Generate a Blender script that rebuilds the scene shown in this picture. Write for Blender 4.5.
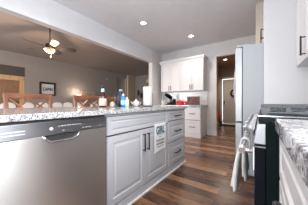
import bpy, bmesh, math, random
from mathutils import Vector, Matrix
random.seed(7)
for o in list(bpy.data.objects):
    bpy.data.objects.remove(o)
scene = bpy.context.scene
COL = scene.collection
PI = math.pi

# ------------------------------------------------------------ camera, world, lights, exposure
F = 155.0
YAW = math.atan(107.0 / F)
cd = bpy.data.cameras.new('camera')
cd.sensor_width = 36.0
cd.lens = F / 308.0 * 36.0
cd.clip_start = 0.01
cam = bpy.data.objects.new('camera', cd)
cam.location = (0, 0, 0.98)
cam.rotation_euler = (PI / 2, 0, YAW)
COL.objects.link(cam)
scene.camera = cam

scene.view_settings.view_transform = 'Standard'
scene.view_settings.look = 'None'
scene.view_settings.gamma = 1.0
scene.view_settings.use_curve_mapping = False
scene.view_settings.exposure = 2.2

world = bpy.data.worlds.new('sky')
scene.world = world
world.use_nodes = True
bgn = world.node_tree.nodes['Background']
bgn.inputs[0].default_value = (0.90, 0.95, 1.0, 1)
bgn.inputs[1].default_value = 0.7


def area(name, loc, rot, sx, sy, power, color):
    ld = bpy.data.lights.new(name, 'AREA')
    ld.shape = 'RECTANGLE'
    ld.size = sx
    ld.size_y = sy
    ld.energy = power
    ld.color = color
    o = bpy.data.objects.new(name, ld)
    o.location = loc
    o.rotation_euler = rot
    COL.objects.link(o)
    return o


# lamps added for daylight, each filling an unseen window opening just outside the glass
area('kitchen_daylight_fill', (-1.15, -2.75, 1.32), (PI / 2, 0, 0), 3.0, 2.15, 22, (0.92, 0.96, 1.0))
area('living_daylight_fill', (-5.6, -2.75, 1.35), (PI / 2, 0, 0), 2.6, 2.0, 75, (0.97, 0.96, 1.0))
area('range_side_daylight_fill', (0.90, -0.10, 1.62), (PI / 2, 0, PI / 2), 1.5, 1.1, 27, (0.97, 0.98, 1.0))  # lamp added on the unseen range side to brighten the island front


# ------------------------------------------------------------ materials
def mat(name, color, rough=0.5, metal=0.0, **kw):
    m = bpy.data.materials.new(name)
    m.use_nodes = True
    b = m.node_tree.nodes['Principled BSDF']
    b.inputs['Base Color'].default_value = (*color, 1)
    b.inputs['Roughness'].default_value = rough
    b.inputs['Metallic'].default_value = metal
    for k, v in kw.items():
        b.inputs[k.replace('_', ' ')].default_value = v
    return m


def nodes(m):
    nt = m.node_tree
    return nt, nt.nodes, nt.links, nt.nodes['Principled BSDF']


def ramp(nt, stops, interp='LINEAR'):
    r = nt.nodes.new('ShaderNodeValToRGB')
    r.color_ramp.interpolation = interp
    els = r.color_ramp.elements
    while len(els) < len(stops):
        els.new(0.5)
    for e, (p, c) in zip(els, stops):
        e.position = p
        e.color = (*c, 1) if len(c) == 3 else c
    return r


def coords(nt, scale=(1, 1, 1), rot=(0, 0, 0)):
    tc = nt.nodes.new('ShaderNodeTexCoord')
    mp = nt.nodes.new('ShaderNodeMapping')
    mp.inputs['Scale'].default_value = scale
    mp.inputs['Rotation'].default_value = rot
    nt.links.new(tc.outputs['Object'], mp.inputs['Vector'])
    return mp.outputs['Vector']


def noise(nt, vec, scale, detail=3, rough=0.5):
    n = nt.nodes.new('ShaderNodeTexNoise')
    n.inputs['Scale'].default_value = scale
    n.inputs['Detail'].default_value = detail
    n.inputs['Roughness'].default_value = rough
    nt.links.new(vec, n.inputs['Vector'])
    return n


def add_bump(m, src, strength, dist=0.002):
    nt, N, L, b = nodes(m)
    bp = N.new('ShaderNodeBump')
    bp.inputs['Strength'].default_value = strength
    bp.inputs['Distance'].default_value = dist
    L.new(src, bp.inputs['Height'])
    L.new(bp.outputs['Normal'], b.inputs['Normal'])


def painted(name, color, rough=0.5, var=0.03, scale=6.0, bump=0.05):
    m = mat(name, color, rough)
    nt, N, L, b = nodes(m)
    v = coords(nt)
    n = noise(nt, v, scale, 4)
    lo = tuple(c * (1 - var) for c in color)
    hi = tuple(min(1, c * (1 + var)) for c in color)
    r = ramp(nt, [(0.3, lo), (0.7, hi)])
    L.new(n.outputs[0], r.inputs[0])
    L.new(r.outputs[0], b.inputs['Base Color'])
    n2 = noise(nt, v, 160, 2)
    add_bump(m, n2.outputs[0], bump, 0.001)
    return m


def wood(name, dark, light, scale=(2, 25, 25), rough=0.4):
    m = mat(name, light, rough)
    nt, N, L, b = nodes(m)
    v = coords(nt, scale)
    n = noise(nt, v, 2.5, 6, 0.6)
    r = ramp(nt, [(0.3, dark), (0.7, light)])
    L.new(n.outputs[0], r.inputs[0])
    L.new(r.outputs[0], b.inputs['Base Color'])
    return m


def granite():
    m = mat('speckled_granite', (0.7, 0.7, 0.7), 0.12)
    nt, N, L, b = nodes(m)
    v = coords(nt)
    n1 = noise(nt, v, 34, 6, 0.7)
    base = ramp(nt, [(0.34, (0.15, 0.16, 0.18)), (0.46, (0.40, 0.40, 0.42)), (0.60, (0.60, 0.59, 0.58)), (0.8, (0.36, 0.34, 0.32))])
    L.new(n1.outputs[0], base.inputs[0])
    vo = N.new('ShaderNodeTexVoronoi')
    vo.inputs['Scale'].default_value = 210
    L.new(v, vo.inputs['Vector'])
    fl = ramp(nt, [(0.0, (0, 0, 0)), (0.20, (0, 0, 0)), (0.27, (1, 1, 1))])
    sep = N.new('ShaderNodeSeparateColor')
    L.new(vo.outputs['Color'], sep.inputs[0])
    L.new(sep.outputs[0], fl.inputs[0])
    mx = N.new('ShaderNodeMix')
    mx.data_type = 'RGBA'
    L.new(fl.outputs[0], mx.inputs[0])
    mx.inputs[6].default_value = (0.07, 0.075, 0.09, 1)
    L.new(base.outputs[0], mx.inputs[7])
    L.new(mx.outputs[2], b.inputs['Base Color'])
    return m


def floor_mat():
    m = mat('walnut_planks', (0.2, 0.1, 0.06), 0.22)
    nt, N, L, b = nodes(m)
    v = coords(nt)
    br = N.new('ShaderNodeTexBrick')
    br.offset = 0.37
    br.inputs['Scale'].default_value = 1.0
    br.inputs['Brick Width'].default_value = 1.05
    br.inputs['Row Height'].default_value = 0.125
    br.inputs['Mortar Size'].default_value = 0.0018
    br.inputs['Color1'].default_value = (0, 0, 0, 1)
    br.inputs['Color2'].default_value = (1, 1, 1, 1)
    br.inputs['Mortar'].default_value = (0.5, 0.5, 0.5, 1)
    L.new(v, br.inputs['Vector'])
    tone = ramp(nt, [(0.0, (0.050, 0.020, 0.010)), (0.40, (0.130, 0.058, 0.029)), (0.75, (0.235, 0.115, 0.058)), (1.0, (0.37, 0.20, 0.11))])
    L.new(br.outputs['Color'], tone.inputs[0])
    v2 = coords(nt, (1.6, 16, 1))
    gr = noise(nt, v2, 2.2, 7, 0.62)
    grr = ramp(nt, [(0.32, (0.30, 0.30, 0.30)), (0.5, (0.9, 0.9, 0.9)), (0.72, (1.5, 1.45, 1.4))])
    L.new(gr.outputs[0], grr.inputs[0])
    mul = N.new('ShaderNodeMix')
    mul.data_type = 'RGBA'
    mul.blend_type = 'MULTIPLY'
    mul.inputs[0].default_value = 1.0
    L.new(tone.outputs[0], mul.inputs[6])
    L.new(grr.outputs[0], mul.inputs[7])
    mo = N.new('ShaderNodeMix')
    mo.data_type = 'RGBA'
    L.new(br.outputs['Fac'], mo.inputs[0])
    L.new(mul.outputs[2], mo.inputs[6])
    mo.inputs[7].default_value = (0.02, 0.01, 0.007, 1)
    L.new(mo.outputs[2], b.inputs['Base Color'])
    rr = ramp(nt, [(0.3, (0.34, 0.34, 0.34)), (0.7, (0.20, 0.20, 0.20))])
    L.new(gr.outputs[0], rr.inputs[0])
    L.new(rr.outputs[0], b.inputs['Roughness'])
    add_bump(m, gr.outputs[0], 0.25, 0.002)
    return m


def steel(name, color, rough, stretch=(1, 1, 90)):
    m = mat(name, color, rough, 1.0)
    nt, N, L, b = nodes(m)
    v = coords(nt, stretch)
    n = noise(nt, v, 14, 4, 0.6)
    r = ramp(nt, [(0.3, (rough * 0.95,) * 3), (0.7, (rough * 1.05,) * 3)])
    L.new(n.outputs[0], r.inputs[0])
    L.new(r.outputs[0], b.inputs['Roughness'])
    tg = N.new('ShaderNodeTangent')
    tg.direction_type = 'RADIAL'
    tg.axis = 'Z'
    L.new(tg.outputs[0], b.inputs['Tangent'])
    b.inputs['Anisotropic'].default_value = 0.9
    b.inputs['Anisotropic Rotation'].default_value = 0.25
    return m


def tiles():
    m = mat('marble_subway_tile', (0.8, 0.8, 0.8), 0.2)
    nt, N, L, b = nodes(m)
    v = coords(nt, (1, 1, 1), (PI / 2, 0, 0))
    br = N.new('ShaderNodeTexBrick')
    br.inputs['Scale'].default_value = 1.0
    br.inputs['Brick Width'].default_value = 0.15
    br.inputs['Row Height'].default_value = 0.075
    br.inputs['Mortar Size'].default_value = 0.002
    br.inputs['Color1'].default_value = (0.70, 0.69, 0.68, 1)
    br.inputs['Color2'].default_value = (0.84, 0.84, 0.84, 1)
    br.inputs['Mortar'].default_value = (0.55, 0.54, 0.53, 1)
    L.new(v, br.inputs['Vector'])
    L.new(br.outputs['Color'], b.inputs['Base Color'])
    return m


def glow(name, color, strength, base=(0.9, 0.85, 0.8)):
    m = mat(name, base, 0.4)
    b = m.node_tree.nodes['Principled BSDF']
    b.inputs['Emission Color'].default_value = (*color, 1)
    b.inputs['Emission Strength'].default_value = strength
    return m


M = {}
M['kwall'] = painted('warm_white_wall_paint', (0.575, 0.56, 0.555), 0.7)
M['header'] = painted('white_header_paint', (0.60, 0.61, 0.635), 0.6)
M['lwall'] = painted('greige_wall_paint', (0.285, 0.26, 0.24), 0.75)
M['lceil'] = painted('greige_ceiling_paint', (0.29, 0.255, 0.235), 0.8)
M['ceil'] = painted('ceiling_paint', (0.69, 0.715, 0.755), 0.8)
M['hall'] = painted('tan_hall_paint', (0.36, 0.25, 0.19), 0.7)
M['cream'] = painted('cream_wall_paint', (0.56, 0.50, 0.43), 0.7)
M['tan'] = painted('tan_wall_paint', (0.46, 0.35, 0.26), 0.7)
M['doorp'] = painted('warm_white_door_paint', (0.50, 0.45, 0.40), 0.5)
M['recess_shade'] = painted('recess_shade_paint', (0.065, 0.055, 0.052), 0.6)  # dark colour standing in for the shade over the far door
M['oakd'] = wood('brown_oak_door', (0.16, 0.085, 0.04), (0.30, 0.17, 0.085), (20, 20, 1.5), 0.45)
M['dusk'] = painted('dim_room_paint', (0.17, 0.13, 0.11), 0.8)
M['trim'] = painted('white_trim_paint', (0.62, 0.62, 0.64), 0.4)
M['trimw'] = painted('bright_white_trim_paint', (0.80, 0.80, 0.82), 0.35)
M['cab'] = painted('pale_grey_cabinet_paint', (0.43, 0.435, 0.465), 0.38, 0.015, 3, 0.02)
M['cabw'] = painted('white_cabinet_paint', (0.56, 0.56, 0.575), 0.38, 0.015, 3, 0.02)
M['gap_shade'] = mat('cabinet_gap_shade', (0.05, 0.05, 0.055), 0.8)  # dark sheet colour standing in for shade between doors and drawers
M['granite'] = granite()
M['floor'] = floor_mat()
M['steel'] = steel('brushed_stainless_steel', (0.72, 0.72, 0.72), 0.36)
M['panelsteel'] = steel('dark_grey_control_panel', (0.30, 0.31, 0.335), 0.42)
M['dull'] = mat('satin_grey_metal', (0.40, 0.41, 0.44), 0.42, 0.8)
M['chrome'] = mat('polished_chrome', (0.62, 0.63, 0.66), 0.14, 1.0)
M['bronze'] = mat('dark_bronze_metal', (0.018, 0.017, 0.019), 0.35, 0.2)
M['black'] = mat('black_enamel', (0.004, 0.005, 0.009), 0.3, Specular_IOR_Level=0.1)
M['blackm'] = mat('matt_black', (0.018, 0.018, 0.02), 0.6)
M['iron'] = mat('cast_iron', (0.055, 0.06, 0.066), 0.35)
M['rside'] = mat('range_side_enamel', (0.004, 0.008, 0.009), 0.55, Specular_IOR_Level=0.06)
M['fside'] = painted('silver_grey_fridge_side', (0.34, 0.36, 0.385), 0.5, 0.02, 40, 0.25)
M['fdoor'] = mat('pale_steel_fridge_door', (0.40, 0.42, 0.44), 0.35, 0.4)
M['tile'] = tiles()
M['red_wood'] = wood('reddish_brown_wood', (0.13, 0.042, 0.020), (0.33, 0.13, 0.065), (1, 1, 1), 0.35)
M['oak'] = wood('honey_oak', (0.40, 0.22, 0.10), (0.66, 0.42, 0.22), (20, 20, 1.5), 0.45)
M['darkwood'] = wood('dark_walnut', (0.012, 0.008, 0.007), (0.035, 0.020, 0.016), (4, 4, 20), 0.35)
M['linen'] = painted('white_linen', (0.62, 0.62, 0.63), 0.9, 0.04, 30, 0.4)
M['towel'] = painted('white_towel_cotton', (0.64, 0.65, 0.64), 0.95, 0.05, 60, 0.6)
M['paper'] = painted('paper_towel_sheet', (0.62, 0.62, 0.63), 0.9, 0.02, 60, 0.5)
M['white'] = mat('white_ceramic', (0.62, 0.64, 0.66), 0.2)
M['teal'] = mat('blue_grey_print', (0.05, 0.13, 0.19), 0.8)
M['grey_ink'] = mat('grey_print', (0.08, 0.10, 0.12), 0.8)
M['ink'] = mat('black_print', (0.02, 0.02, 0.022), 0.8)
M['silverprint'] = mat('silver_print', (0.6, 0.62, 0.65), 0.4)
M['syrup'] = mat('dark_red_glass', (0.045, 0.007, 0.005), 0.08)
M['label'] = mat('cream_paper_label', (0.52, 0.46, 0.39), 0.7)
M['blue'] = mat('blue_plastic', (0.03, 0.22, 0.55), 0.25)
M['navy'] = mat('navy_plastic', (0.012, 0.018, 0.038), 0.25)
M['lblue'] = mat('light_blue_label', (0.35, 0.60, 0.85), 0.4)
M['pale_green'] = mat('pale_green_plastic', (0.55, 0.68, 0.42), 0.3)
M['red'] = mat('red_enamel', (0.55, 0.02, 0.03), 0.2)
M['orange'] = mat('orange_glaze', (0.50, 0.10, 0.03), 0.4)
M['warmglass'] = glow('lit_frosted_glass', (1.0, 0.58, 0.30), 0.16, (0.30, 0.24, 0.19))
M['bulb'] = glow('recessed_lamp_lens', (1.0, 0.93, 0.86), 3.0)
M['shade'] = glow('lit_linen_shade', (1.0, 0.80, 0.62), 0.22)
M['mat'] = painted('brown_doormat', (0.05, 0.035, 0.03), 0.95)
M['wreath'] = painted('dark_wreath_leaves', (0.02, 0.018, 0.015), 0.8, 0.4, 60, 0.6)
M['bluelit'] = mat('blue_grey_plastic', (0.20, 0.30, 0.36), 0.3)


def glassmat():
    m = mat('window_glass', (0.95, 0.97, 1.0), 0.0)
    nt, N, L, b = nodes(m)
    b.inputs['Alpha'].default_value = 0.12
    return m


M['glass'] = glassmat()


# ------------------------------------------------------------ geometry helpers
class MB:
    def __init__(s):
        s.v, s.f, s.sm = [], [], []

    def add(s, vs, fs, smooth=False):
        n = len(s.v)
        s.v += [tuple(p) for p in vs]
        for f in fs:
            s.f.append([i + n for i in f])
            s.sm.append(smooth)
        return s

    def box(s, x0, x1, y0, y1, z0, z1):
        vs = [(x, y, z) for x in (x0, x1) for y in (y0, y1) for z in (z0, z1)]
        return s.add(vs, [(0, 1, 3, 2), (4, 6, 7, 5), (0, 4, 5, 1), (2, 3, 7, 6), (0, 2, 6, 4), (1, 5, 7, 3)])

    def prism(s, pts, axis, a, b):
        """outline pts (2D) extruded along axis from a to b"""
        def P(p, t):
            if axis == 'x':
                return (t, p[0], p[1])
            if axis == 'y':
                return (p[0], t, p[1])
            return (p[0], p[1], t)
        n = len(pts)
        vs = [P(p, a) for p in pts] + [P(p, b) for p in pts]
        fs = [tuple(range(n)), tuple(range(2 * n - 1, n - 1, -1))]
        fs += [(i, (i + 1) % n, n + (i + 1) % n, n + i) for i in range(n)]
        return s.add(vs, fs)

    def bar(s, p, q, w, h=None, up=(0, 0, 1)):
        h = h or w
        p, q = Vector(p), Vector(q)
        d = (q - p).normalized()
        u = Vector(up)
        if abs(d.dot(u)) > 0.98:
            u = Vector((0, 1, 0))
        a = d.cross(u).normalized() * w / 2
        c = a.cross(d).normalized() * h / 2
        vs = [e + i * a + j * c for e in (p, q) for i, j in ((-1, -1), (1, -1), (1, 1), (-1, 1))]
        return s.add(vs, [(0, 1, 2, 3), (7, 6, 5, 4), (0, 4, 5, 1), (1, 5, 6, 2), (2, 6, 7, 3), (3, 7, 4, 0)])

    def tube(s, pts, r, n=10, closed=False):
        pts = [Vector(p) for p in pts]
        m = len(pts)
        rr = r if isinstance(r, (list, tuple)) else [r] * m
        rings = []
        up = None
        for i, p in enumerate(pts):
            if closed:
                d = (pts[(i + 1) % m] - pts[i - 1]).normalized()
            else:
                d = (pts[min(i + 1, m - 1)] - pts[max(i - 1, 0)]).normalized()
            if up is None:
                up = Vector((0, 0, 1)) if abs(d.z) < 0.9 else Vector((0, 1, 0))
            a = d.cross(up).normalized()
            up = a.cross(d).normalized()
            rings.append([p + rr[i] * (math.cos(t) * a + math.sin(t) * up) for t in [2 * PI * k / n for k in range(n)]])
        vs = [v for R in rings for v in R]
        fs = []
        for i in range(m if closed else m - 1):
            j = (i + 1) % m
            for k in range(n):
                l = (k + 1) % n
                fs.append((i * n + k, i * n + l, j * n + l, j * n + k))
        s.add(vs, fs, True)
        if not closed:
            s.add(rings[0], [tuple(range(n))])
            s.add(rings[-1], [tuple(range(n))])
        return s

    def lathe(s, prof, c=(0, 0, 0), n=28, axis=(0, 0, 1)):
        """prof: list of (radius, height)"""
        q = Vector((0, 0, 1)).rotation_difference(Vector(axis).normalized())
        c = Vector(c)
        vs = []
        for r, h in prof:
            for k in range(n):
                t = 2 * PI * k / n
                vs.append(c + q @ Vector((r * math.cos(t), r * math.sin(t), h)))
        fs = []
        for i in range(len(prof) - 1):
            for k in range(n):
                l = (k + 1) % n
                fs.append((i * n + k, i * n + l, (i + 1) * n + l, (i + 1) * n + k))
        s.add(vs, fs, True)
        if prof[0][0] > 1e-5:
            s.add(vs[:n], [tuple(range(n))])
        if prof[-1][0] > 1e-5:
            s.add(vs[-n:], [tuple(range(n))])
        return s

    def panel(s, fr, u0, u1, v0, v1, prof):
        """nested-rectangle relief. fr(u,v,n) -> point. prof: list of (inset, n), first is the back"""
        vs = []
        for ins, n in prof:
            for u, v in ((u0 + ins, v0 + ins), (u1 - ins, v0 + ins), (u1 - ins, v1 - ins), (u0 + ins, v1 - ins)):
                vs.append(fr(u, v, n))
        fs = [(0, 1, 2, 3)]
        for i in range(len(prof) - 1):
            for k in range(4):
                l = (k + 1) % 4
                fs.append((i * 4 + k, i * 4 + l, i * 4 + 4 + l, i * 4 + 4 + k))
        e = len(prof) * 4
        fs.append((e - 4, e - 3, e - 2, e - 1))
        return s.add(vs, fs)

    def build(s, name, m, parent=None, bevel=0.0, seg=2, tf=None, solid=0.0, subsurf=0):
        me = bpy.data.meshes.new(name)
        vs = s.v
        if tf is not None:
            vs = [tuple(tf @ Vector(p)) for p in vs]
        me.from_pydata(vs, [], s.f)
        bm = bmesh.new()
        bm.from_mesh(me)
        for f, sm in zip(bm.faces, s.sm):
            f.smooth = sm
        bmesh.ops.remove_doubles(bm, verts=bm.verts, dist=1e-5)
        bmesh.ops.recalc_face_normals(bm, faces=bm.faces)
        bm.to_mesh(me)
        bm.free()
        o = bpy.data.objects.new(name, me)
        me.materials.append(m)
        COL.objects.link(o)
        if parent:
            o.parent = parent
        if solid:
            md = o.modifiers.new('thickness', 'SOLIDIFY')
            md.thickness = solid
            md.offset = 0
        if subsurf:
            md = o.modifiers.new('smooth', 'SUBSURF')
            md.levels = md.render_levels = subsurf
        if bevel:
            md = o.modifiers.new('bevel', 'BEVEL')
            md.width = bevel
            md.segments = seg
            md.limit_method = 'ANGLE'
            md.angle_limit = math.radians(40)
        return o


def B(*a):
    return MB().box(*a)


def tag(o, label, cat, group=None, kind=None):
    o['label'] = label
    o['category'] = cat
    if group:
        o['group'] = group
    if kind:
        o['kind'] = kind
    return o


def struct(name, mb, m, **kw):
    o = mb.build(name, m, **kw)
    o['kind'] = 'structure'
    return o


def thing(name, loc, label, cat, group=None, rz=0):
    o = bpy.data.objects.new(name, None)
    o.location = loc
    o.rotation_euler = (0, 0, rz)
    o.empty_display_size = 0.05
    COL.objects.link(o)
    return tag(o, label, cat, group)


def copy_tree(o, parent=None, **kw):
    c = o.copy()
    COL.objects.link(c)
    c.parent = parent
    for ch in o.children:
        copy_tree(ch, c)
    return c


def text_mesh(name, body, size, m, parent, mw, depth=0.0015, scale_x=1.0, align='CENTER', bold=0.0):
    cu = bpy.data.curves.new(name + '_src', 'FONT')
    cu.body = body
    cu.size = size
    cu.extrude = depth
    cu.offset = bold
    cu.align_x = align
    cu.align_y = 'CENTER'
    t = bpy.data.objects.new(name + '_src', cu)
    COL.objects.link(t)
    dg = bpy.context.evaluated_depsgraph_get()
    me = bpy.data.meshes.new_from_object(t.evaluated_get(dg))
    bpy.data.objects.remove(t)
    me.transform(mw @ Matrix.Diagonal((scale_x, 1, 1, 1)))
    me.materials.clear()
    me.materials.append(m)
    o = bpy.data.objects.new(name, me)
    COL.objects.link(o)
    o.parent = parent
    return o


# relief profiles (inset, out)
RAISED = [(0, 0), (0, 0.016), (0.004, 0.020), (0.055, 0.020), (0.060, 0.012), (0.068, 0.010), (0.076, 0.010), (0.096, 0.018), (0.100, 0.018)]
RAISED_S = [(0, 0), (0, 0.016), (0.004, 0.020), (0.030, 0.020), (0.034, 0.012), (0.040, 0.010), (0.043, 0.010), (0.054, 0.017), (0.056, 0.017)]
SHAKER = [(0, 0), (0, 0.017), (0.003, 0.020), (0.058, 0.020), (0.062, 0.011)]
SLAB = [(0, 0), (0, 0.016), (0.004, 0.020)]

X_IS = -1.034      # island front plane
X_RB = 0.056       # base cabinet front plane on the range side
Y_BW = 4.80        # kitchen end wall
X_PT = -2.95       # partition plane
X_RW = 0.665       # range side wall
Y_REAR = -2.6
H = 2.74
X_FAR = -8.5
LH = 3.08

# ------------------------------------------------------------ setting
struct('floor', B(-9.2, 0.9, Y_REAR - 0.1, 9.6, -0.05, 0.0), M['floor'])
struct('ceiling_kitchen', B(X_PT - 0.14, X_RW + 0.1, Y_REAR - 0.1, Y_BW + 0.12, H, H + 0.1), M['ceil'])
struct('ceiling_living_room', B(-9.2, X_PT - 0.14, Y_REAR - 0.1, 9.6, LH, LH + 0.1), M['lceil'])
struct('ceiling_hall', B(-2.2, 0.9, Y_BW + 0.12, 7.9, 2.66, 2.76), M['hall'])
# header over the island opening + stub wall
hd = struct('wall_header', B(X_PT - 0.14, X_PT, Y_REAR, 4.17, 2.30, H + 0.0), M['header'])
struct('wall_stub', B(X_PT - 0.14, X_PT, 4.17, Y_BW, 0, H), M['kwall'])
struct('wall_header_upper', B(X_PT - 0.14, X_PT - 0.001, Y_REAR, Y_BW, H, LH), M['lwall'])
# kitchen end wall with the hall opening (x -1.08 .. -0.2, height 2.32)
XO0, XO1, ZO = -1.08, -0.20, 2.33
struct('wall_back', B(X_PT - 0.14, XO0, Y_BW, Y_BW + 0.12, 0, H).box(XO1, X_RW + 0.1, Y_BW, Y_BW + 0.12, 0, H).box(XO0, XO1, Y_BW, Y_BW + 0.12, ZO, H), M['kwall'])
struct('wall_right', B(X_RW, X_RW + 0.12, Y_REAR, -0.88, 0, H).box(X_RW, X_RW + 0.12, 0.68, 3.32, 0, H)
       .box(X_RW, X_RW + 0.12, -0.88, 0.68, 0, 1.05).box(X_RW, X_RW + 0.12, -0.88, 0.68, 2.20, H), M['kwall'])
struct('wall_right_beyond_fridge', B(-0.080, X_RW + 0.12, 3.32, Y_BW, 0, H), M['cream'])
# hall
struct('wall_hall_left', B(-1.80, -1.68, Y_BW + 0.12, 7.72, 0, 2.66), M['hall'])
struct('wall_hall_right', B(0.10, 0.22, Y_BW + 0.12, 7.72, 0, 2.66), M['hall'])
struct('wall_hall_end', B(-1.80, -1.50, 7.72, 7.84, 0, 2.66).box(-0.46, 0.22, 7.72, 7.84, 0, 2.66).box(-1.50, -0.46, 7.72, 7.84, 2.07, 2.66), M['hall'])
# unseen rear wall with two window openings added for daylight
KX0, KX1, KZ0, KZ1 = -2.65, 0.35, 0.25, 2.4
LX0, LX1, LZ0, LZ1 = -6.9, -4.3, 0.35, 2.35
w = MB()
xs = [-9.2, LX0, LX1, KX0, KX1, 0.9]
w.box(xs[0], xs[1], Y_REAR - 0.12, Y_REAR, 0, LH).box(xs[2], xs[3], Y_REAR - 0.12, Y_REAR, 0, LH).box(xs[4], xs[5], Y_REAR - 0.12, Y_REAR, 0, LH)
w.box(LX0, LX1, Y_REAR - 0.12, Y_REAR, 0, LZ0).box(LX0, LX1, Y_REAR - 0.12, Y_REAR, LZ1, LH)
w.box(KX0, KX1, Y_REAR - 0.12, Y_REAR, 0, KZ0).box(KX0, KX1, Y_REAR - 0.12, Y_REAR, KZ1, LH)
struct('wall_rear', w, M['kwall'])


def window_y(name, x0, x1, z0, z1, y):
    f = MB()
    t = 0.05
    f.box(x0, x0 + t, y - 0.05, y, z0, z1).box(x1 - t, x1, y - 0.05, y, z0, z1).box(x0, x1, y - 0.05, y, z0, z0 + t).box(x0, x1, y - 0.05, y, z1 - t, z1)
    n = 3
    for k in range(1, n):
        xc = x0 + (x1 - x0) * k / n
        f.box(xc - 0.025, xc + 0.025, y - 0.05, y, z0, z1)
    o = struct(name, f, M['trim'])
    B(x0 + t, x1 - t, y - 0.03, y - 0.024, z0 + t, z1 - t).build('pane', M['glass'], o)


window_y('window_added_kitchen', KX0, KX1, KZ0, KZ1, Y_REAR - 0.03)
window_y('window_added_living', LX0, LX1, LZ0, LZ1, Y_REAR - 0.03)
f = MB()
xw = X_RW + 0.06
for y0, y1, z0, z1 in ((-0.88, -0.83, 1.05, 2.20), (0.63, 0.68, 1.05, 2.20), (-0.83, 0.63, 1.05, 1.10), (-0.83, 0.63, 2.15, 2.20), (-0.12, -0.08, 1.10, 2.15)):
    f.box(xw - 0.03, xw + 0.03, y0, y1, z0, z1)
o = struct('window_added_range_side', f, M['trim'])  # unseen window added to light the island front and dishwasher
B(xw - 0.003, xw + 0.003, -0.83, 0.63, 1.10, 2.15).build('pane', M['glass'], o)

# living room far wall (x = -8.5) with a door recess and a tall doorway
DY0, DY1 = 1.15, 2.36
TY0, TY1 = 7.62, 8.55
w = MB()
w.box(X_FAR - 0.12, X_FAR, Y_REAR, DY0, 0, LH).box(X_FAR - 0.12, X_FAR, DY1, TY0, 0, LH).box(X_FAR - 0.12, X_FAR, TY1, 9.4, 0, LH)
w.box(X_FAR - 0.12, X_FAR, DY0, DY1, 2.50, LH).box(X_FAR - 0.12, X_FAR, TY0, TY1, 2.80, LH)
struct('wall_far', w, M['lwall'])
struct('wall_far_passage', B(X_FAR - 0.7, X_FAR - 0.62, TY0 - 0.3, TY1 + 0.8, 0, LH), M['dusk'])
# wall at the end of the living room (y = 9.4), tan beside the doorway, opening to a lit room
w = B(X_FAR, -7.30, 9.4, 9.52, 0, LH).box(-6.2, X_PT, 9.4, 9.52, 0, LH).box(-7.30, -6.2, 9.4, 9.52, 2.75, LH)
struct('wall_living_end', w, M['lwall'])
struct('wall_lit_room', B(-8.2, -5.0, 9.95, 10.05, 0, LH), M['tan'])
struct('wall_living_side', B(X_PT - 0.14, X_PT, Y_BW + 0.12, 9.4, 0, LH), M['lwall'])
# tan wall pier right of the tall doorway
struct('wall_pier', B(X_FAR + 0.001, X_FAR + 0.16, 8.62, 9.4, 0, LH), M['tan'])
struct('wall_far_backing', B(X_FAR - 0.2, X_FAR - 0.121, DY0 - 0.1, DY1 + 0.1, 0, 2.6), M['dusk'])  # slab added to keep sky from showing through the door gap
# dark panel painted in for the shaded recess, then casing and door
struct('trim_recess_shade', B(X_FAR - 0.10, X_FAR + 0.02, DY0, DY1, 2.10, 2.50), M['recess_shade'])
c = MB()
c.box(X_FAR - 0.11, X_FAR + 0.015, DY1 - 0.16, DY1, 0, 2.10).box(X_FAR - 0.11, X_FAR + 0.015, DY0, DY0 + 0.16, 0, 2.10).box(X_FAR - 0.11, X_FAR + 0.015, DY0 + 0.16, DY1 - 0.16, 1.90, 2.10)
struct('trim_2', c, M['oak'], bevel=0.006)
d = MB().box(X_FAR - 0.10, X_FAR - 0.06, DY0 + 0.16, DY1 - 0.16, 0, 1.885)
for k in range(1, 6):
    y = DY0 + 0.16 + k * (DY1 - DY0 - 0.32) / 6
    d.box(X_FAR - 0.062, X_FAR - 0.055, y - 0.065, y + 0.055, 0.05, 1.86)
do = struct('door_1', d, M['oakd'])
MB().lathe([(0.028, 0), (0.03, 0.02), (0.012, 0.03), (0.012, 0.05), (0.03, 0.06), (0.0, 0.085)], (X_FAR - 0.055, DY1 - 0.24, 1.0), axis=(1, 0, 0)).build('door_knob', M['bronze'], do)

# front door at the end of the hall
DX0, DX1 = -1.47, -0.49
do = struct('door_2', B(DX0, DX1, 7.76, 7.80, 0.01, 2.04), M['doorp'])
fr = lambda u, v, n: (u, 7.76 - n, v)
REC = [(0, 0), (0.0, 0.002), (0.012, -0.010), (0.03, -0.010), (0.05, 0.0)]
PB = [(0.0, -0.004), (0.0, 0.004), (0.015, 0.008), (0.03, 0.004)]
for (u0, u1, v0, v1) in ((DX0 + 0.12, -1.02, 1.15, 1.90), (-0.94, DX1 - 0.12, 1.15, 1.90), (DX0 + 0.12, -1.02, 0.2, 1.0), (-0.94, DX1 - 0.12, 0.2, 1.0)):
    MB().panel(fr, u0, u1, v0, v1, PB).build('door_panel', M['doorp'], do)
MB().lathe([(0.028, 0), (0.03, 0.02), (0.012, 0.03), (0.012, 0.05), (0.03, 0.06), (0.0, 0.085)], (DX0 + 0.07, 7.76, 1.0), axis=(0, -1, 0)).build('door_knob', M['bronze'], do)
c = MB().box(DX0 - 0.09, DX0 - 0.005, 7.70, 7.72, 0, 2.13).box(DX1 + 0.005, DX1 + 0.09, 7.70, 7.72, 0, 2.13).box(DX0 - 0.09, DX1 + 0.09, 7.70, 7.72, 2.05, 2.13)
struct('trim_3', c, M['doorp'])

# baseboards
struct('baseboard_back', B(-1.348, XO0, Y_BW - 0.016, Y_BW, 0, 0.13).box(XO0 - 0.0, XO0 + 0.014, Y_BW - 0.016, Y_BW + 0.12, 0, 0.13), M['trim'], bevel=0.004)
struct('baseboard_hall', B(-1.68, -1.664, Y_BW + 0.12, 7.72, 0, 0.12), M['trim'], bevel=0.004)
struct('baseboard_far', B(X_FAR, X_FAR + 0.016, DY1, TY0, 0, 0.13), M['trim'], bevel=0.004)
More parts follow.
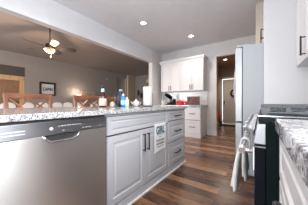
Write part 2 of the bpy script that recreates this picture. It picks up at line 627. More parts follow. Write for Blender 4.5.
# backsplash
struct('wall_backsplash_back', B(-2.945, -1.345, Y_BW - 0.008, Y_BW - 0.0005, 0.915, 1.36), M['tile'])
struct('wall_backsplash_right', B(X_RW - 0.008, X_RW - 0.0005, 0.70, 2.33, 0.915, 1.368), M['kwall'])


# ------------------------------------------------------------ cabinets
def pull(parent, p, q, out, name='handle', r=0.0075, stand=0.032):
    """bar pull from p to q (world points on the face), standing off along out"""
    p, q, out = Vector(p), Vector(q), Vector(out)
    d = (q - p).normalized()
    m = MB()
    a, b = p + out * stand, q + out * stand
    m.tube([a - d * 0.012, b + d * 0.012], r, 10)
    m.tube([p, a], r * 0.8, 8)
    m.tube([q, b], r * 0.8, 8)
    return m.build(name, M['bronze'], parent)


def carcass(x0, x1, y0, y1, z0, z1, m, parent, open_axis, name='cabinet_body'):
    o = B(x0, x1, y0, y1, z0, z1).build(name, m, parent, bevel=0.0015)
    return o


# --- island: front faces +X at X_IS
fi = lambda u, v, n: (X_IS - 0.020 + n, u, v)
W_T = 0.880


def island_shell(t, y0, y1):
    carcass(X_IS - 0.60, X_IS - 0.020, y0, y1, 0.0, W_T, M['cab'], t, 'x')
    m = MB()
    m.box(X_IS - 0.019, X_IS - 0.002, y0, y1, 0.0, 0.085)
    p_ = m.build('plinth', M['cab'], t, bevel=0.003)
    B(X_IS - 0.0015, X_IS + 0.014, y0, y1, 0.0, 0.020).build('shoe_molding', M['trimw'], p_, bevel=0.003)


YD0, YD1 = 0.175, 0.800     # dishwasher
YC0, YC1 = 0.826, 1.838     # door cabinet
YW0, YW1 = 1.840, 2.395     # drawers + end stile

t = thing('base_cabinet', (0, 0, 0), 'pale grey island cabinet with two raised-panel doors under one wide false drawer', 'cabinet')
island_shell(t, YD1 + 0.006, YC1)
MB().panel(fi, YC0 + 0.004, YC1 - 0.012, 0.705, 0.858, RAISED_S).build('drawer_front', M['cab'], t)
ym = (YC0 + YC1) / 2 - 0.004
for u0, u1, uh in ((YC0 + 0.004, ym - 0.002, ym - 0.035), (ym + 0.002, YC1 - 0.012, ym + 0.035)):
    d = MB().panel(fi, u0, u1, 0.10, 0.690, RAISED).build('door', M['cab'], t)
    pull(d, (X_IS, uh, 0.475), (X_IS, uh, 0.64), (1, 0, 0))
MB().box(X_IS - 0.021, X_IS - 0.0195, YC0, YC1 - 0.008, 0.10, 0.862).build('door_gap_shade', M['gap_shade'], t)

t = thing('drawer_cabinet', (0, 0, 0), 'pale grey three-drawer unit at the free end of the island', 'cabinet')
island_shell(t, YW0, YW1)
ya, yb = YW0 + 0.008, YW1 - 0.030
MB().box(X_IS - 0.021, X_IS - 0.0195, ya - 0.002, yb + 0.002, 0.10, 0.862).build('drawer_gap_shade', M['gap_shade'], t)
for v0, v1 in ((0.725, 0.858), (0.425, 0.712), (0.10, 0.412)):
    d = MB().panel(fi, ya, yb, v0, v1, RAISED_S if v1 - v0 < 0.2 else RAISED).build('drawer', M['cab'], t)
    yc, vc = (ya + yb) / 2, (v0 + v1) / 2
    pull(d, (X_IS, yc - 0.085, vc), (X_IS, yc + 0.085, vc), (1, 0, 0))
MB().box(X_IS - 0.0195, X_IS - 0.001, yb + 0.004, YW1, 0.085, W_T).build('end_stile', M['cab'], t, bevel=0.002)

t = thing('base_cabinet', (0, 0, 0), 'pale grey island cabinet on the side of the dishwasher away from the drawers', 'cabinet')
island_shell(t, -0.55, YD0 - 0.006)
MB().panel(fi, -0.54, YD0 - 0.02, 0.10, 0.858, RAISED).build('door', M['cab'], t)

t = thing('island_back_panel', (0, 0, 0), 'pale grey panelled back of the island facing the stools', 'panel')
B(X_IS - 0.66, X_IS - 0.602, -0.55, YW1, 0, W_T).build('board', M['cab'], t, bevel=0.002)
frb = lambda u, v, n: (X_IS - 0.66 - n, u, v)
for k in range(4):
    a = -0.50 + k * 0.72
    MB().panel(frb, a, a + 0.66, 0.12, 0.84, SHAKER).build('panel', M['cab'], t)

tag(B(-2.15, X_IS + 0.032, -0.6, 2.425, 0.884, 0.920).build('countertop', M['granite'], bevel=0.005, seg=3),
    'long white and grey speckled granite top on the island', 'countertop')

# --- dishwasher
t = thing('dishwasher', (0, 0, 0), 'stainless steel dishwasher with scooped pocket handle under the island granite', 'dishwasher')
B(X_IS - 0.58, X_IS - 0.016, YD0, YD1, 0.09, 0.866).build('tub', M['blackm'], t)
B(X_IS - 0.50, X_IS - 0.06, YD0, YD1, 0.0, 0.088).build('kick_plate', M['blackm'], t)
m = MB()
zc = 0.786
xf = X_IS + 0.016
pk0, pk1, pkz = 0.368, 0.582, 0.748
# door skin with the scooped pocket cut in its upper edge
def pocket_z(y):
    s_ = (y - pk0) / (pk1 - pk0)
    if s_ <= 0 or s_ >= 1:
        return zc
    return pkz + (zc - pkz) * (abs(2 * s_ - 1)) ** 5
ys = [YD0] + [pk0 + (pk1 - pk0) * k / 24 for k in range(25)] + [YD1]
pts = [(y, pocket_z(y)) for y in ys] + [(YD1, 0.10), (YD0, 0.10)]
m.prism(pts, 'x', X_IS - 0.014, xf)
m.build('door', M['steel'], t, bevel=0.002)
# recess and lip
B(X_IS - 0.0135, X_IS - 0.008, pk0 - 0.005, pk1 + 0.005, pkz - 0.01, zc + 0.004).build('handle_recess', M['blackm'], t)
lip = [(xf + 0.002 + 0.006 * math.sin(PI * k / 24), y, pocket_z(y) - 0.002) for k, y in enumerate(ys[1:-1])]
MB().tube(lip, 0.0065, 8).build('handle', M['chrome'], t)
cp = B(X_IS - 0.014, xf + 0.002, YD0, YD1, zc + 0.002, 0.868).build('control_panel', M['panelsteel'], t, bevel=0.004)
v = MB()
for zz in (0.812, 0.828):
    v.box(xf + 0.002, xf + 0.0035, YD0 + 0.006, 0.285, zz, zz + 0.005)
v.build('vent', M['silverprint'], cp)
MB().lathe([(0.010, 0), (0.010, 0.0015), (0, 0.002)], (xf + 0.002, 0.408, 0.824), axis=(1, 0, 0), n=20).build('badge', M['silverprint'], cp)
k_ = MB()
for k in range(9):
    y = 0.445 + k * 0.017
    k_.box(xf + 0.002, xf + 0.0028, y, y + 0.010 + 0.003 * (k % 2), 0.834, 0.838)
k_.build('printed_legend', M['silverprint'], cp)
for y in (0.47, 0.60, 0.625, 0.65, 0.74):
    B(xf + 0.002, xf + 0.0028, y, y + 0.012, 0.806, 0.810).build('button', M['silverprint'], cp)
B(X_IS - 0.014, X_IS + 0.0, YD0 + 0.002, YD1 - 0.002, 0.869, 0.883).build('top_seal', M['blackm'], t)

# --- back wall base units, facing -Y
Y_BB = 4.19
fb = lambda u, v, n: (u, Y_BB + 0.02 - n, v)
for (x0, x1, nd, lab) in ((-1.83, -1.352, 2, 'white two-drawer base cabinet standing under the brown word sign'),
                          (-2.94, -1.833, 3, 'white base cabinet in the corner, mostly hidden behind the island')):
    t = thing('drawer_cabinet', (0, 0, 0), lab, 'cabinet')
    carcass(x0, x1, Y_BB + 0.02, Y_BW - 0.012, 0, 0.86, M['cabw'], t, 'y')
    B(x0, x1, Y_BB, Y_BB + 0.019, 0, 0.10).build('plinth', M['cabw'], t, bevel=0.003)
    B(x0 + 0.012, x1 - 0.012, Y_BB + 0.0185, Y_BB + 0.021, 0.11, 0.855).build('drawer_gap_shade', M['gap_shade'], t)
    for v0, v1 in ((0.115, 0.478), (0.490, 0.850)):
        d = MB().panel(fb, x0 + 0.012, x1 - 0.016, v0, v1, SLAB + [(0.05, 0.02), (0.055, 0.016)]).build('drawer', M['cabw'], t)
        xc = (x0 + x1) / 2
        pull(d, (xc - 0.07, Y_BB, (v0 + v1) / 2), (xc + 0.07, Y_BB, (v0 + v1) / 2), (0, -1, 0))
tag(B(-2.948, -1.32, Y_BB - 0.03, Y_BW - 0.010, 0.863, 0.903).build('countertop', M['granite'], bevel=0.004),
    'short granite worktop running along the tiled end wall', 'countertop')

# --- back wall upper cabinets
Y_UF = 4.47
fu = lambda u, v, n: (u, Y_UF + 0.02 - n, v)
for (x0, x1, lab) in ((-2.80, -2.092, 'white upper cabinet beside the partition, above the cups and the black mixer'),
                      (-2.09, -1.362, 'white upper cabinet above the brown word sign, next to the hall opening')):
    t = thing('wall_cabinet', (0, 0, 0), lab, 'cabinet', 'white wall cabinets on the end wall')
    carcass(x0, x1, Y_UF + 0.02, Y_BW - 0.002, 1.335, 2.27, M['cabw'], t, 'y')
    xm = (x0 + x1) / 2
    B(x0 + 0.01, x1 - 0.01, Y_UF + 0.0185, Y_UF + 0.021, 1.345, 2.235).build('door_gap_shade', M['gap_shade'], t)
    for u0, u1, uh in ((x0 + 0.004, xm - 0.002, xm - 0.035), (xm + 0.002, x1 - 0.004, xm + 0.035)):
        d = MB().panel(fu, u0, u1, 1.34, 2.245, SHAKER).build('door', M['cabw'], t)
        pull(d, (uh, Y_UF, 1.385), (uh, Y_UF, 1.51), (0, -1, 0))
    cr = MB()
    a0 = x0 - (0.035 if x0 < -2.5 else 0)
    a1 = x1 + (0.0 if x0 < -2.5 else 0.035)
    prof = [(Y_UF + 0.02, 2.25), (Y_UF + 0.005, 2.25), (Y_UF - 0.005, 2.275), (Y_UF - 0.04, 2.32), (Y_UF - 0.045, 2.345), (Y_UF + 0.02, 2.345)]
    cr.prism([(y, z) for y, z in prof], 'x', a0, a1)
    if x0 > -2.5:
        cr.prism([(x1, 2.25), (x1 + 0.01, 2.27), (x1 + 0.04, 2.32), (x1 + 0.045, 2.345), (x1, 2.345)], 'y', Y_UF - 0.045, Y_BW - 0.002)
    cr.build('crown_molding', M['cabw'], t)

# --- range side base cabinets, facing -X
fr_ = lambda u, v, n: (X_RB + 0.02 - n, u, v)


def right_base(y0, y1, label, drawer_only=False):
    t = thing('drawer_cabinet', (0, 0, 0), label, 'cabinet')
    carcass(X_RB + 0.02, X_RW - 0.012, y0, y1, 0, 0.872, M['cabw'], t, 'x')
    B(X_RB + 0.04, X_RB + 0.05, y0, y1, 0, 0.1).build('plinth', M['cabw'], t)
    B(X_RB + 0.0185, X_RB + 0.021, y0 + 0.004, y1 - 0.004, 0.10, 0.866).build('drawer_gap_shade', M['gap_shade'], t)
    for v0, v1 in ((0.705, 0.862), (0.410, 0.695), (0.105, 0.400)):
        d = MB().panel(fr_, y0 + 0.006, y1 - 0.006, v0, v1, RAISED_S).build('drawer', M['cabw'], t)
        yc = (y0 + y1) / 2
        pull(d, (X_RB, yc - 0.07, (v0 + v1) / 2 + 0.012), (X_RB, yc + 0.07, (v0 + v1) / 2 + 0.012), (-1, 0, 0))


right_base(-0.20, 0.748, 'white drawer unit directly beside the black side of the range')
right_base(-0.75, -0.204, 'white drawer unit at the end of the granite run near the window wall')
right_base(1.535, 2.328, 'white drawer unit hidden between the range and the tall panel')
tag(B(0.044, X_RW - 0.010, -0.75, 0.752, 0.876, 0.920).build('countertop', M['granite'], bevel=0.006, seg=3),
    'pale granite worktop with its corner touching the black range', 'countertop')
tag(B(0.044, X_RW - 0.010, 1.532, 2.328, 0.876, 0.920).build('countertop', M['granite'], bevel=0.004),
    'granite worktop between the range and the tall white panel', 'countertop')

# tall white end panel + over-fridge cabinet + upper cabinet
tag(B(0.030, X_RW - 0.001, 2.332, 2.354, 0, 2.46).build('tall_end_panel', M['cabw'], bevel=0.002),
    'tall plain white panel standing beside the refrigerator', 'panel')
t = thing('wall_cabinet', (0, 0, 0), 'white cabinet up above the refrigerator, seen edge-on', 'cabinet')
carcass(0.052, X_RW - 0.001, 2.356, 3.314, 1.80, 2.46, M['cabw'], t, 'x')
ff = lambda u, v, n: (0.052 - n, u, v)
for u0, u1, uh in ((2.362, 2.832, 2.55), (2.838, 3.308, 2.88)):
    d = MB().panel(ff, u0, u1, 1.81, 2.45, SHAKER).build('door', M['cabw'], t)
    pull(d, (0.032, uh, 1.845), (0.032, uh, 1.965), (-1, 0, 0))
t = thing('wall_cabinet', (0, 0, 0), 'white upper cabinet mounted against the tall white panel', 'cabinet')
carcass(0.345, X_RW - 0.010, 1.53, 2.329, 1.37, 2.46, M['cabw'], t, 'x')
fu2 = lambda u, v, n: (0.345 - n, u, v)
B(0.3435, 0.346, 1.54, 2.32, 1.38, 2.45).build('door_gap_shade', M['gap_shade'], t)
for u0, u1, uh in ((1.534, 1.928, 1.895), (1.932, 2.325, None)):
    d = MB().panel(fu2, u0, u1, 1.372, 2.455, SHAKER).build('door', M['cabw'], t)
    if uh:
        pull(d, (0.325, uh, 1.415), (0.325, uh, 1.565), (-1, 0, 0), r=0.007)

# ------------------------------------------------------------ refrigerator
FY0, FY1 = 2.362, 3.27
t = thing('refrigerator', (0, 0, 0), 'tall silver-grey refrigerator standing out past the white panel', 'refrigerator')
B(-0.20, 0.60, FY0, FY1, 0.03, 1.725).build('body', M['fside'], t, bevel=0.006)
ym = (FY0 + FY1) / 2
for y0, y1, yh in ((FY0, ym - 0.003, ym - 0.045), (ym + 0.003, FY1, ym + 0.045)):
    d = B(-0.290, -0.206, y0, y1, 0.72, 1.715).build('door', M['fdoor'], t, bevel=0.012, seg=3)
    pts = []
    for k in range(21):
        s_ = k / 20
        pts.append((-0.290 - 0.062 * math.sin(PI * s_) ** 0.55 + 0.002, yh, 0.78 + 0.86 * s_))
    MB().tube(pts, 0.012, 12).build('handle', M['dull'], d)
B(-0.290, -0.206, FY0, FY1, 0.09, 0.708).build('freezer_drawer', M['fdoor'], t, bevel=0.012, seg=3)
B(-0.19, 0.55, FY0 + 0.02, FY1 - 0.02, 0.0, 0.03).build('foot_grille', M['blackm'], t)
B(-0.27, -0.10, FY0 + 0.015, FY0 + 0.085, 1.7252, 1.750).build('hinge_cover', M['fside'], t, bevel=0.006)

# ------------------------------------------------------------ range
RY0, RY1 = 0.760, 1.524
t = thing('range', (0, 0, 0), 'black and steel gas range with cast iron grates and a row of chrome knobs', 'range')
B(0.017, X_RW - 0.012, RY0, RY1, 0.05, 0.902).build('body', M['rside'], t, bevel=0.003)
B(0.04, 0.60, RY0 + 0.02, RY1 - 0.02, 0.0, 0.05).build('base', M['blackm'], t)
dd = B(-0.023, 0.016, RY0 + 0.002, RY1 - 0.002, 0.235, 0.796).build('oven_door', M['black'], t, bevel=0.004)
B(-0.026, -0.023, RY0 + 0.10, RY1 - 0.10, 0.33, 0.68).build('oven_window', M['black'], dd)
B(-0.027, -0.0232, RY0 + 0.004, RY1 - 0.004, 0.70, 0.794).build('steel_band', M['steel'], dd)
B(-0.025, 0.016, RY0 + 0.001, RY1 - 0.001, 0.7965, 0.802).build('door_top_cap', M['chrome'], dd)
B(-0.020, 0.016, RY0 + 0.002, RY1 - 0.002, 0.06, 0.228).build('warming_drawer', M['steel'], t, bevel=0.004)
hb = MB()
hb.tube([(-0.070, RY0 + 0.020, 0.770), (-0.070, RY1 - 0.020, 0.770)], 0.013, 14)
for y in (RY0 + 0.035, RY1 - 0.035):
    hb.tube([(-0.023, y, 0.770), (-0.070, y, 0.770)], 0.010, 10)
hb.build('handle', M['chrome'], dd)
cp = MB().prism([(-0.026, 0.810), (0.016, 0.810), (0.016, 0.893), (-0.012, 0.893)], 'y', RY0, RY1).build('control_panel', M['dull'], t, bevel=0.003)
nrm = Vector((-0.083, 0, 0.014)).normalized()
for k in range(5):
    y = RY0 + 0.085 + k * (RY1 - RY0 - 0.17) / 4
    c0 = Vector((-0.0195, y, 0.862))
    kn = MB().lathe([(0.028, 0), (0.028, 0.010), (0.022, 0.012), (0.020, 0.036), (0.024, 0.038), (0.023, 0.045), (0, 0.046)], c0, axis=nrm, n=24).build('knob', M['dull'], t)
    MB().lathe([(0.034, 0), (0.034, 0.004), (0.031, 0.0045)], c0, axis=nrm, n=24).build('knob_bezel', M['black'], kn)
    MB().bar(c0 + nrm * 0.045 + Vector((0, -0.018, 0)), c0 + nrm * 0.045 + Vector((0, 0.018, 0)), 0.010, 0.008).build('knob_grip', M['chrome'], kn, bevel=0.002)
B(-0.009, X_RW - 0.014, RY0 + 0.001, RY1 - 0.001, 0.9025, 0.926).build('cooktop', M['black'], t, bevel=0.003)
B(-0.007, 0.03, RY0 + 0.002, RY1 - 0.002, 0.8935, 0.902).build('front_rail', M['black'], t)
e = MB().box(-0.010, X_RW - 0.014, RY0 - 0.0015, RY0 + 0.0005, 0.9235, 0.9275)
e.build('cooktop_trim', M['chrome'], t)
# burners and grates
for bx, by, br in ((0.15, RY0 + 0.17, 0.045), (0.15, RY1 - 0.17, 0.05), (0.47, RY0 + 0.17, 0.04), (0.47, RY1 - 0.17, 0.045), (0.31, (RY0 + RY1) / 2, 0.05)):
    b_ = MB().lathe([(br + 0.012, 0), (br + 0.008, 0.008), (br, 0.009), (br, 0.018), (br * 0.9, 0.021), (0, 0.022)], (bx, by, 0.926), n=24).build('burner', M['iron'], t)
for k in range(3):
    y0 = RY0 + 0.012 + k * (RY1 - RY0 - 0.02) / 3
    y1 = y0 + (RY1 - RY0 - 0.03) / 3
    g = MB()
    x0, x1 = 0.0, 0.62
    for y in (y0, y1 - 0.012, (y0 + y1) / 2 - 0.006):
        g.box(x0, x1, y, y + 0.012, 0.960, 0.968)
    for y in (y0, y1 - 0.012):
        g.box(x0, x1, y, y + 0.012, 0.936, 0.943)
    for x in (x0, 0.145, 0.30, 0.455, x1 - 0.014):
        g.box(x, x + 0.012, y0, y1, 0.960, 0.968)
    for x, wd in ((x0, 0.030), (0.078, 0.014), (0.150, 0.014), (0.225, 0.014), (0.30, 0.030), (0.38, 0.014), (0.455, 0.014), (0.53, 0.014), (x1 - 0.030, 0.030)):
        for y in (y0 + 0.001, y1 - 0.013):
            g.box(x, x + wd, y, y + 0.012, 0.942, 0.961)
    for x in (x0 + 0.004, 0.305, x1 - 0.022):
        for y in (y0, y1 - 0.012):
            g.box(x, x + 0.018, y, y + 0.012, 0.9262, 0.937)
    g.build('grate', M['iron'], t, bevel=0.002)


# hanging towels over the oven handle
def hanging_towel(label, yc, wtop, wbot, ztop, zbot, drift):
    m = MB()
    nu, nv = 18, 16
    vs, fs = [], []
    for j in range(nv + 1):
        s_ = j / nv
        wd = wtop + (wbot - wtop) * min(1, s_ * 1.6) ** 0.8
        for i in range(nu + 1):
            q = i / nu - 0.5
            fold = 0.011 * math.sin(q * 15 + s_ * 1.5) * (0.35 + s_)
            z = ztop - (ztop - zbot) * s_ - 0.012 * s_ * math.cos(q * 9)
            x = -0.088 - 0.010 * math.sin(min(1, s_ * 2.2) * PI / 2) + fold - drift * s_
            vs.append((x, yc + q * wd, z))
    for j in range(nv):
        for i in range(nu):
            a = j * (nu + 1) + i
            fs.append((a, a + 1, a + nu + 2, a + nu + 1))
    m.add(vs, fs, True)
    o = bpy.data.objects.new('dish_towel', None)
    COL.objects.link(o)
    tag(o, label, 'towel')
    m.build('cloth', M['towel'], o, solid=0.008)
    lp = MB()
    hw = wtop / 2
    # loop strap over the bar
    pts = [(-0.090, yc, ztop - 0.012)] + [(-0.070 + 0.019 * math.cos(a_), yc, 0.770 + 0.019 * math.sin(a_)) for a_ in [PI - 0.25 - k * (PI - 0.0) / 10 for k in range(11)]] + [(-0.050, yc, 0.70)]
    n = len(pts)
    vs, fs = [], []
    for x, y, z in pts:
        vs += [(x, y - hw, z), (x, y + hw, z)]
    for k in range(n - 1):
        fs.append((2 * k, 2 * k + 1, 2 * k + 3, 2 * k + 2))
    MB().add(vs, fs, True).build('loop', M['towel'], o, solid=0.005)
    return o


hanging_towel('white dish towel on the range handle, lower hanging and closer to the granite corner', 0.975, 0.05, 0.19, 0.755, 0.52, 0.022)
hanging_towel('white dish towel on the range handle, further along toward the refrigerator', 1.24, 0.06, 0.22, 0.755, 0.48, -0.010)

# kettle and tray on the counter beyond the range
t = thing('kettle', (0.52, 1.78, 0.945), 'pale grey kettle standing on a white tray beyond the range', 'kettle')
MB().lathe([(0.085, 0), (0.088, 0.01), (0.075, 0.08), (0.058, 0.15), (0.05, 0.165), (0, 0.172)]).build('body', M['fdoor'], t)
MB().tube([(-0.06, 0, 0.10), (-0.11, 0, 0.15), (-0.15, 0, 0.165)], [0.016, 0.011, 0.009]).build('spout', M['fdoor'], t)
MB().tube([(0.05, 0, 0.15), (0.11, 0, 0.14), (0.12, 0, 0.08), (0.08, 0, 0.03)], 0.009).build('handle', M['blackm'], t)
tag(MB().lathe([(0.16, 0.0), (0.19, 0.02), (0.185, 0.021), (0.155, 0.006), (0, 0.006)], (0.48, 1.78, 0.921), n=36).build('serving_tray', M['white']),
    'round white tray under the pale kettle', 'tray')

# ------------------------------------------------------------ printed towel over the cabinet door
TY, TW = 1.622, 0.262
xt = X_IS + 0.0035
t = thing('tea_towel', (0, 0, 0), 'white tea towel with blue-grey lettering hung on the island cabinet door', 'towel')
vs, fs = [], []
nu, nv = 14, 14
for j in range(nv + 1):
    for i in range(nu + 1):
        s_, q = j / nv, i / nu
        z = 0.693 - 0.005 - s_ * 0.350 + 0.010 * q * s_
        vs.append((xt + 0.002 + 0.0035 * math.sin(q * 7 + 0.5) * s_ + 0.003, TY - TW / 2 + TW * q, z + 0.035))
for j in range(nv):
    for i in range(nu):
        a = j * (nu + 1) + i
        fs.append((a, a + 1, a + nu + 2, a + nu + 1))
MB().add(vs, fs, True).build('cloth', M['towel'], t, solid=0.002)
rot = Matrix(((0, 0, 1, 0), (1, 0, 0, 0), (0, 1, 0, 0), (0, 0, 0, 1)))
XT = xt + 0.0095
text_mesh('lettering', 'GIRL', 0.125, M['teal'], t, Matrix.Translation((XT, TY, 0.640)) @ rot, 0.0008, 0.74, bold=0.004)
for k, (n_, hgt, zz, m_) in enumerate(((5, 0.008, 0.590, 'grey_ink'), (3, 0.008, 0.560, 'grey_ink'), (6, 0.022, 0.520, 'grey_ink'), (6, 0.024, 0.480, 'grey_ink'), (5, 0.012, 0.445, 'grey_ink'))):
    mm = MB()
    wl = 0.032 if n_ != 3 else 0.022
    for i in range(n_):
        y = TY + (i - (n_ - 1) / 2) * wl
        mm.box(XT, XT + 0.001, y - wl * 0.32, y - wl * 0.08, zz - hgt / 2, zz + hgt / 2)
        mm.box(XT, XT + 0.001, y + wl * 0.10, y + wl * 0.30, zz - hgt / 2, zz + hgt / 2)
        mm.box(XT, XT + 0.001, y - wl * 0.32, y + wl * 0.30, zz + hgt / 2 - 0.002, zz + hgt / 2)
    mm.build('lettering', M[m_], t)

# ------------------------------------------------------------ things on the island
ZC = 0.9205
t = thing('paper_towel_holder', (-1.42, 1.885, ZC), 'dark upright holder carrying a full white paper towel roll', 'paper towel holder')
MB().lathe([(0.078, 0), (0.08, 0.008), (0.07, 0.014), (0, 0.015)], n=32).build('base', M['bronze'], t)
MB().lathe([(0.007, 0), (0.007, 0.318), (0.014, 0.322), (0.016, 0.334), (0.008, 0.346), (0, 0.348)], (0, 0, 0.014), n=14).build('rod', M['bronze'], t)
MB().tube([(0.060, 0.045, 0.012), (0.062, 0.048, 0.05), (0.062, 0.048, 0.20)], 0.004).build('tension_arm', M['bronze'], t)
tag(MB().lathe([(0.022, 0), (0.064, 0.0), (0.066, 0.004), (0.066, 0.276), (0.064, 0.28), (0.022, 0.28), (0.022, 0.0)], (-1.42, 1.885, ZC + 0.0155), n=40).build('paper_towel_roll', M['paper']),
    'white paper towel roll standing on its dark holder on the island', 'paper towel roll')

t = thing('syrup_bottle', (-1.66, 1.255, ZC), 'dark red glass bottle with a cream label first in the row on the island', 'bottle')
MB().lathe([(0.042, 0), (0.045, 0.006), (0.045, 0.135), (0.040, 0.155), (0.022, 0.195), (0.017, 0.215), (0.016, 0.262), (0, 0.263)], n=28).build('bottle_body', M['syrup'], t)
MB().lathe([(0.0185, 0.245), (0.019, 0.25), (0.019, 0.278), (0.016, 0.282), (0, 0.283)], n=20).build('cap', M['blackm'], t)
MB().lathe([(0.0455, 0.018), (0.0462, 0.019), (0.0462, 0.110), (0.0455, 0.111)], n=28).build('label', M['label'], t)
MB().lathe([(0.0235, 0.190), (0.0205, 0.205), (0.0185, 0.235)], n=20).build('neck_label', M['lblue'], t)

t = thing('cleaning_jug', (-1.70, 1.60, ZC), 'dark navy jug with a looped handle behind the bright blue bottle', 'jug', rz=-2.54)
MB().lathe([(0.048, 0), (0.054, 0.01), (0.054, 0.14), (0.046, 0.19), (0.032, 0.215), (0.024, 0.225), (0, 0.226)], n=28).build('body', M['navy'], t)
MB().tube([(0.02, 0.0, 0.20), (0.055, 0, 0.205), (0.082, 0, 0.17), (0.085, 0, 0.11), (0.072, 0, 0.055), (0.045, 0, 0.03)], 0.010).build('handle', M['navy'], t)
MB().lathe([(0.024, 0.216), (0.026, 0.222), (0.026, 0.246), (0.02, 0.252), (0, 0.253)], n=20).build('lid', M['bluelit'], t)

t = thing('soap_bottle', (-1.58, 1.535, ZC), 'bright blue bottle with a pale label in front of the navy jug', 'bottle')
MB().lathe([(0.032, 0), (0.035, 0.006), (0.035, 0.10), (0.026, 0.13), (0.014, 0.145), (0.013, 0.155), (0, 0.156)], n=24).build('bottle_body', M['blue'], t)
MB().lathe([(0.0352, 0.03), (0.036, 0.031), (0.036, 0.085), (0.0352, 0.086)], n=24).build('label', M['lblue'], t)
MB().lathe([(0.015, 0.152), (0.016, 0.155), (0.016, 0.172), (0.006, 0.176), (0.006, 0.186), (0, 0.187)], n=16).build('cap', M['white'], t)

t = thing('lotion_bottle', (-1.525, 1.555, ZC), 'small pale green bottle with white cap beside the blue bottle', 'bottle')
MB().lathe([(0.024, 0), (0.027, 0.005), (0.027, 0.09), (0.018, 0.105), (0.012, 0.11), (0, 0.111)], n=24).build('bottle_body', M['pale_green'], t)
MB().lathe([(0.0145, 0.109), (0.015, 0.112), (0.014, 0.132), (0, 0.133)], n=16).build('cap', M['white'], t)

t = thing('teapot', (-1.55, 1.77, ZC), 'small white round teapot beside the paper towel roll', 'teapot', rz=-2.2)
MB().lathe([(0.026, 0), (0.030, 0.004), (0.046, 0.025), (0.050, 0.048), (0.042, 0.072), (0.024, 0.086), (0, 0.088)], n=28).build('body', M['white'], t)
MB().lathe([(0.024, 0.085), (0.020, 0.094), (0.008, 0.100), (0.010, 0.108), (0.008, 0.114), (0, 0.116)], n=20).build('lid', M['white'], t)
MB().tube([(0.04, 0, 0.035), (0.062, 0, 0.05), (0.074, 0, 0.078)], [0.012, 0.008, 0.006]).build('spout', M['white'], t)
MB().tube([(-0.042, 0, 0.068), (-0.068, 0, 0.066), (-0.072, 0, 0.042), (-0.044, 0, 0.026)], 0.005).build('handle', M['white'], t)

t = thing('sugar_bowl', (-1.62, 1.375, ZC), 'small cream lidded bowl between the syrup bottle and the navy jug', 'bowl')
MB().lathe([(0.018, 0), (0.030, 0.012), (0.036, 0.032), (0.032, 0.046), (0, 0.047)], n=24).build('bowl', M['label'], t)
MB().lathe([(0.033, 0.046), (0.024, 0.058), (0.007, 0.064), (0.008, 0.072), (0, 0.075)], n=20).build('lid', M['label'], t)

# ------------------------------------------------------------ things on the back worktop
ZB = 0.9035
t = thing('stand_mixer', (-2.45, 4.47, ZB), 'black stand mixer with tilted head on the end wall worktop', 'mixer')
B(-0.09, 0.09, -0.16, 0.09, 0, 0.03).build('base', M['black'], t, bevel=0.012)
B(-0.045, 0.045, 0.02, 0.09, 0.03, 0.22).build('column', M['black'], t, bevel=0.015)
MB().lathe([(0, -0.17), (0.045, -0.16), (0.062, -0.08), (0.065, 0.02), (0.05, 0.10), (0, 0.12)], (-0.03, 0.0, 0.27), axis=(0.35, 0.7, -0.4), n=24).build('motor_head', M['black'], t)
MB().lathe([(0.05, 0.031), (0.055, 0.04), (0.085, 0.10), (0.09, 0.16), (0.086, 0.16), (0.05, 0.05), (0, 0.045)], (0, -0.07, 0), n=28).build('mixing_bowl', M['chrome'], t)
t = thing('coffee_grinder', (-2.28, 4.44, ZB), 'short black canister with lid between the mixer and the red pot', 'canister')
MB().lathe([(0.055, 0), (0.058, 0.01), (0.055, 0.15), (0.05, 0.16), (0, 0.161)], n=24).build('canister_body', M['black'], t)
MB().lathe([(0.052, 0.16), (0.04, 0.185), (0.012, 0.19), (0.014, 0.205), (0, 0.21)], n=24).build('lid', M['blackm'], t)
t = thing('stockpot', (-2.07, 4.45, ZB), 'red lidded pot with side handles on the end wall worktop', 'pot')
MB().lathe([(0.095, 0), (0.105, 0.01), (0.11, 0.10), (0.105, 0.102), (0, 0.102)], n=32).build('pot_body', M['red'], t)
MB().lathe([(0.108, 0.102), (0.10, 0.115), (0.04, 0.135), (0.015, 0.14), (0.02, 0.165), (0, 0.17)], n=32).build('lid', M['red'], t)
for s_ in (-1, 1):
    MB().tube([(s_ * 0.105, -0.03, 0.075), (s_ * 0.14, -0.03, 0.08), (s_ * 0.14, 0.03, 0.08), (s_ * 0.105, 0.03, 0.075)], 0.008).build('handle', M['red'], t)
tag(MB().lathe([(0.035, 0), (0.042, 0.01), (0.044, 0.10), (0.03, 0.115), (0, 0.12)], (-1.855, 4.38, ZB), n=24).build('red_canister', M['red']),
    'small plain red canister between the red pot and the brown sign', 'canister')
for k, (x, y) in enumerate(((-2.72, 4.45), (-2.62, 4.40))):
    tc = thing('cup_stack', (x, y, ZB), ('taller white mug beside the partition corner', 'white mug next to the black mixer')[k], 'mug', 'white mugs on the end wall worktop')
    hgt = (0.16, 0.12)[k]
    tc.name = 'mug'
    MB().lathe([(0.03, 0), (0.038, 0.008), (0.042, hgt), (0.038, hgt), (0.033, 0.012), (0, 0.010)], n=24).build('cup', M['label' if k else 'white'], tc)
    MB().tube([(0.038, 0, hgt * 0.8), (0.066, 0, hgt * 0.72), (0.066, 0, hgt * 0.36), (0.036, 0, hgt * 0.26)], 0.006).build('handle', M['white'], tc)

t = thing('word_sign', (-1.60, 4.30, ZB), 'brown wooden block sign with dull reddish print on the end wall worktop', 'sign')
B(-0.185, 0.185, -0.02, 0.02, 0, 0.25).build('sign_board', M['darkwood'], t, bevel=0.004)
m_redp = painted('mottled_red_print', (0.12, 0.045, 0.035), 0.7, 0.9, 26, 0.1)
B(-0.165, 0.165, -0.0225, -0.0202, 0.03, 0.22).build('sign_face', m_redp, t)

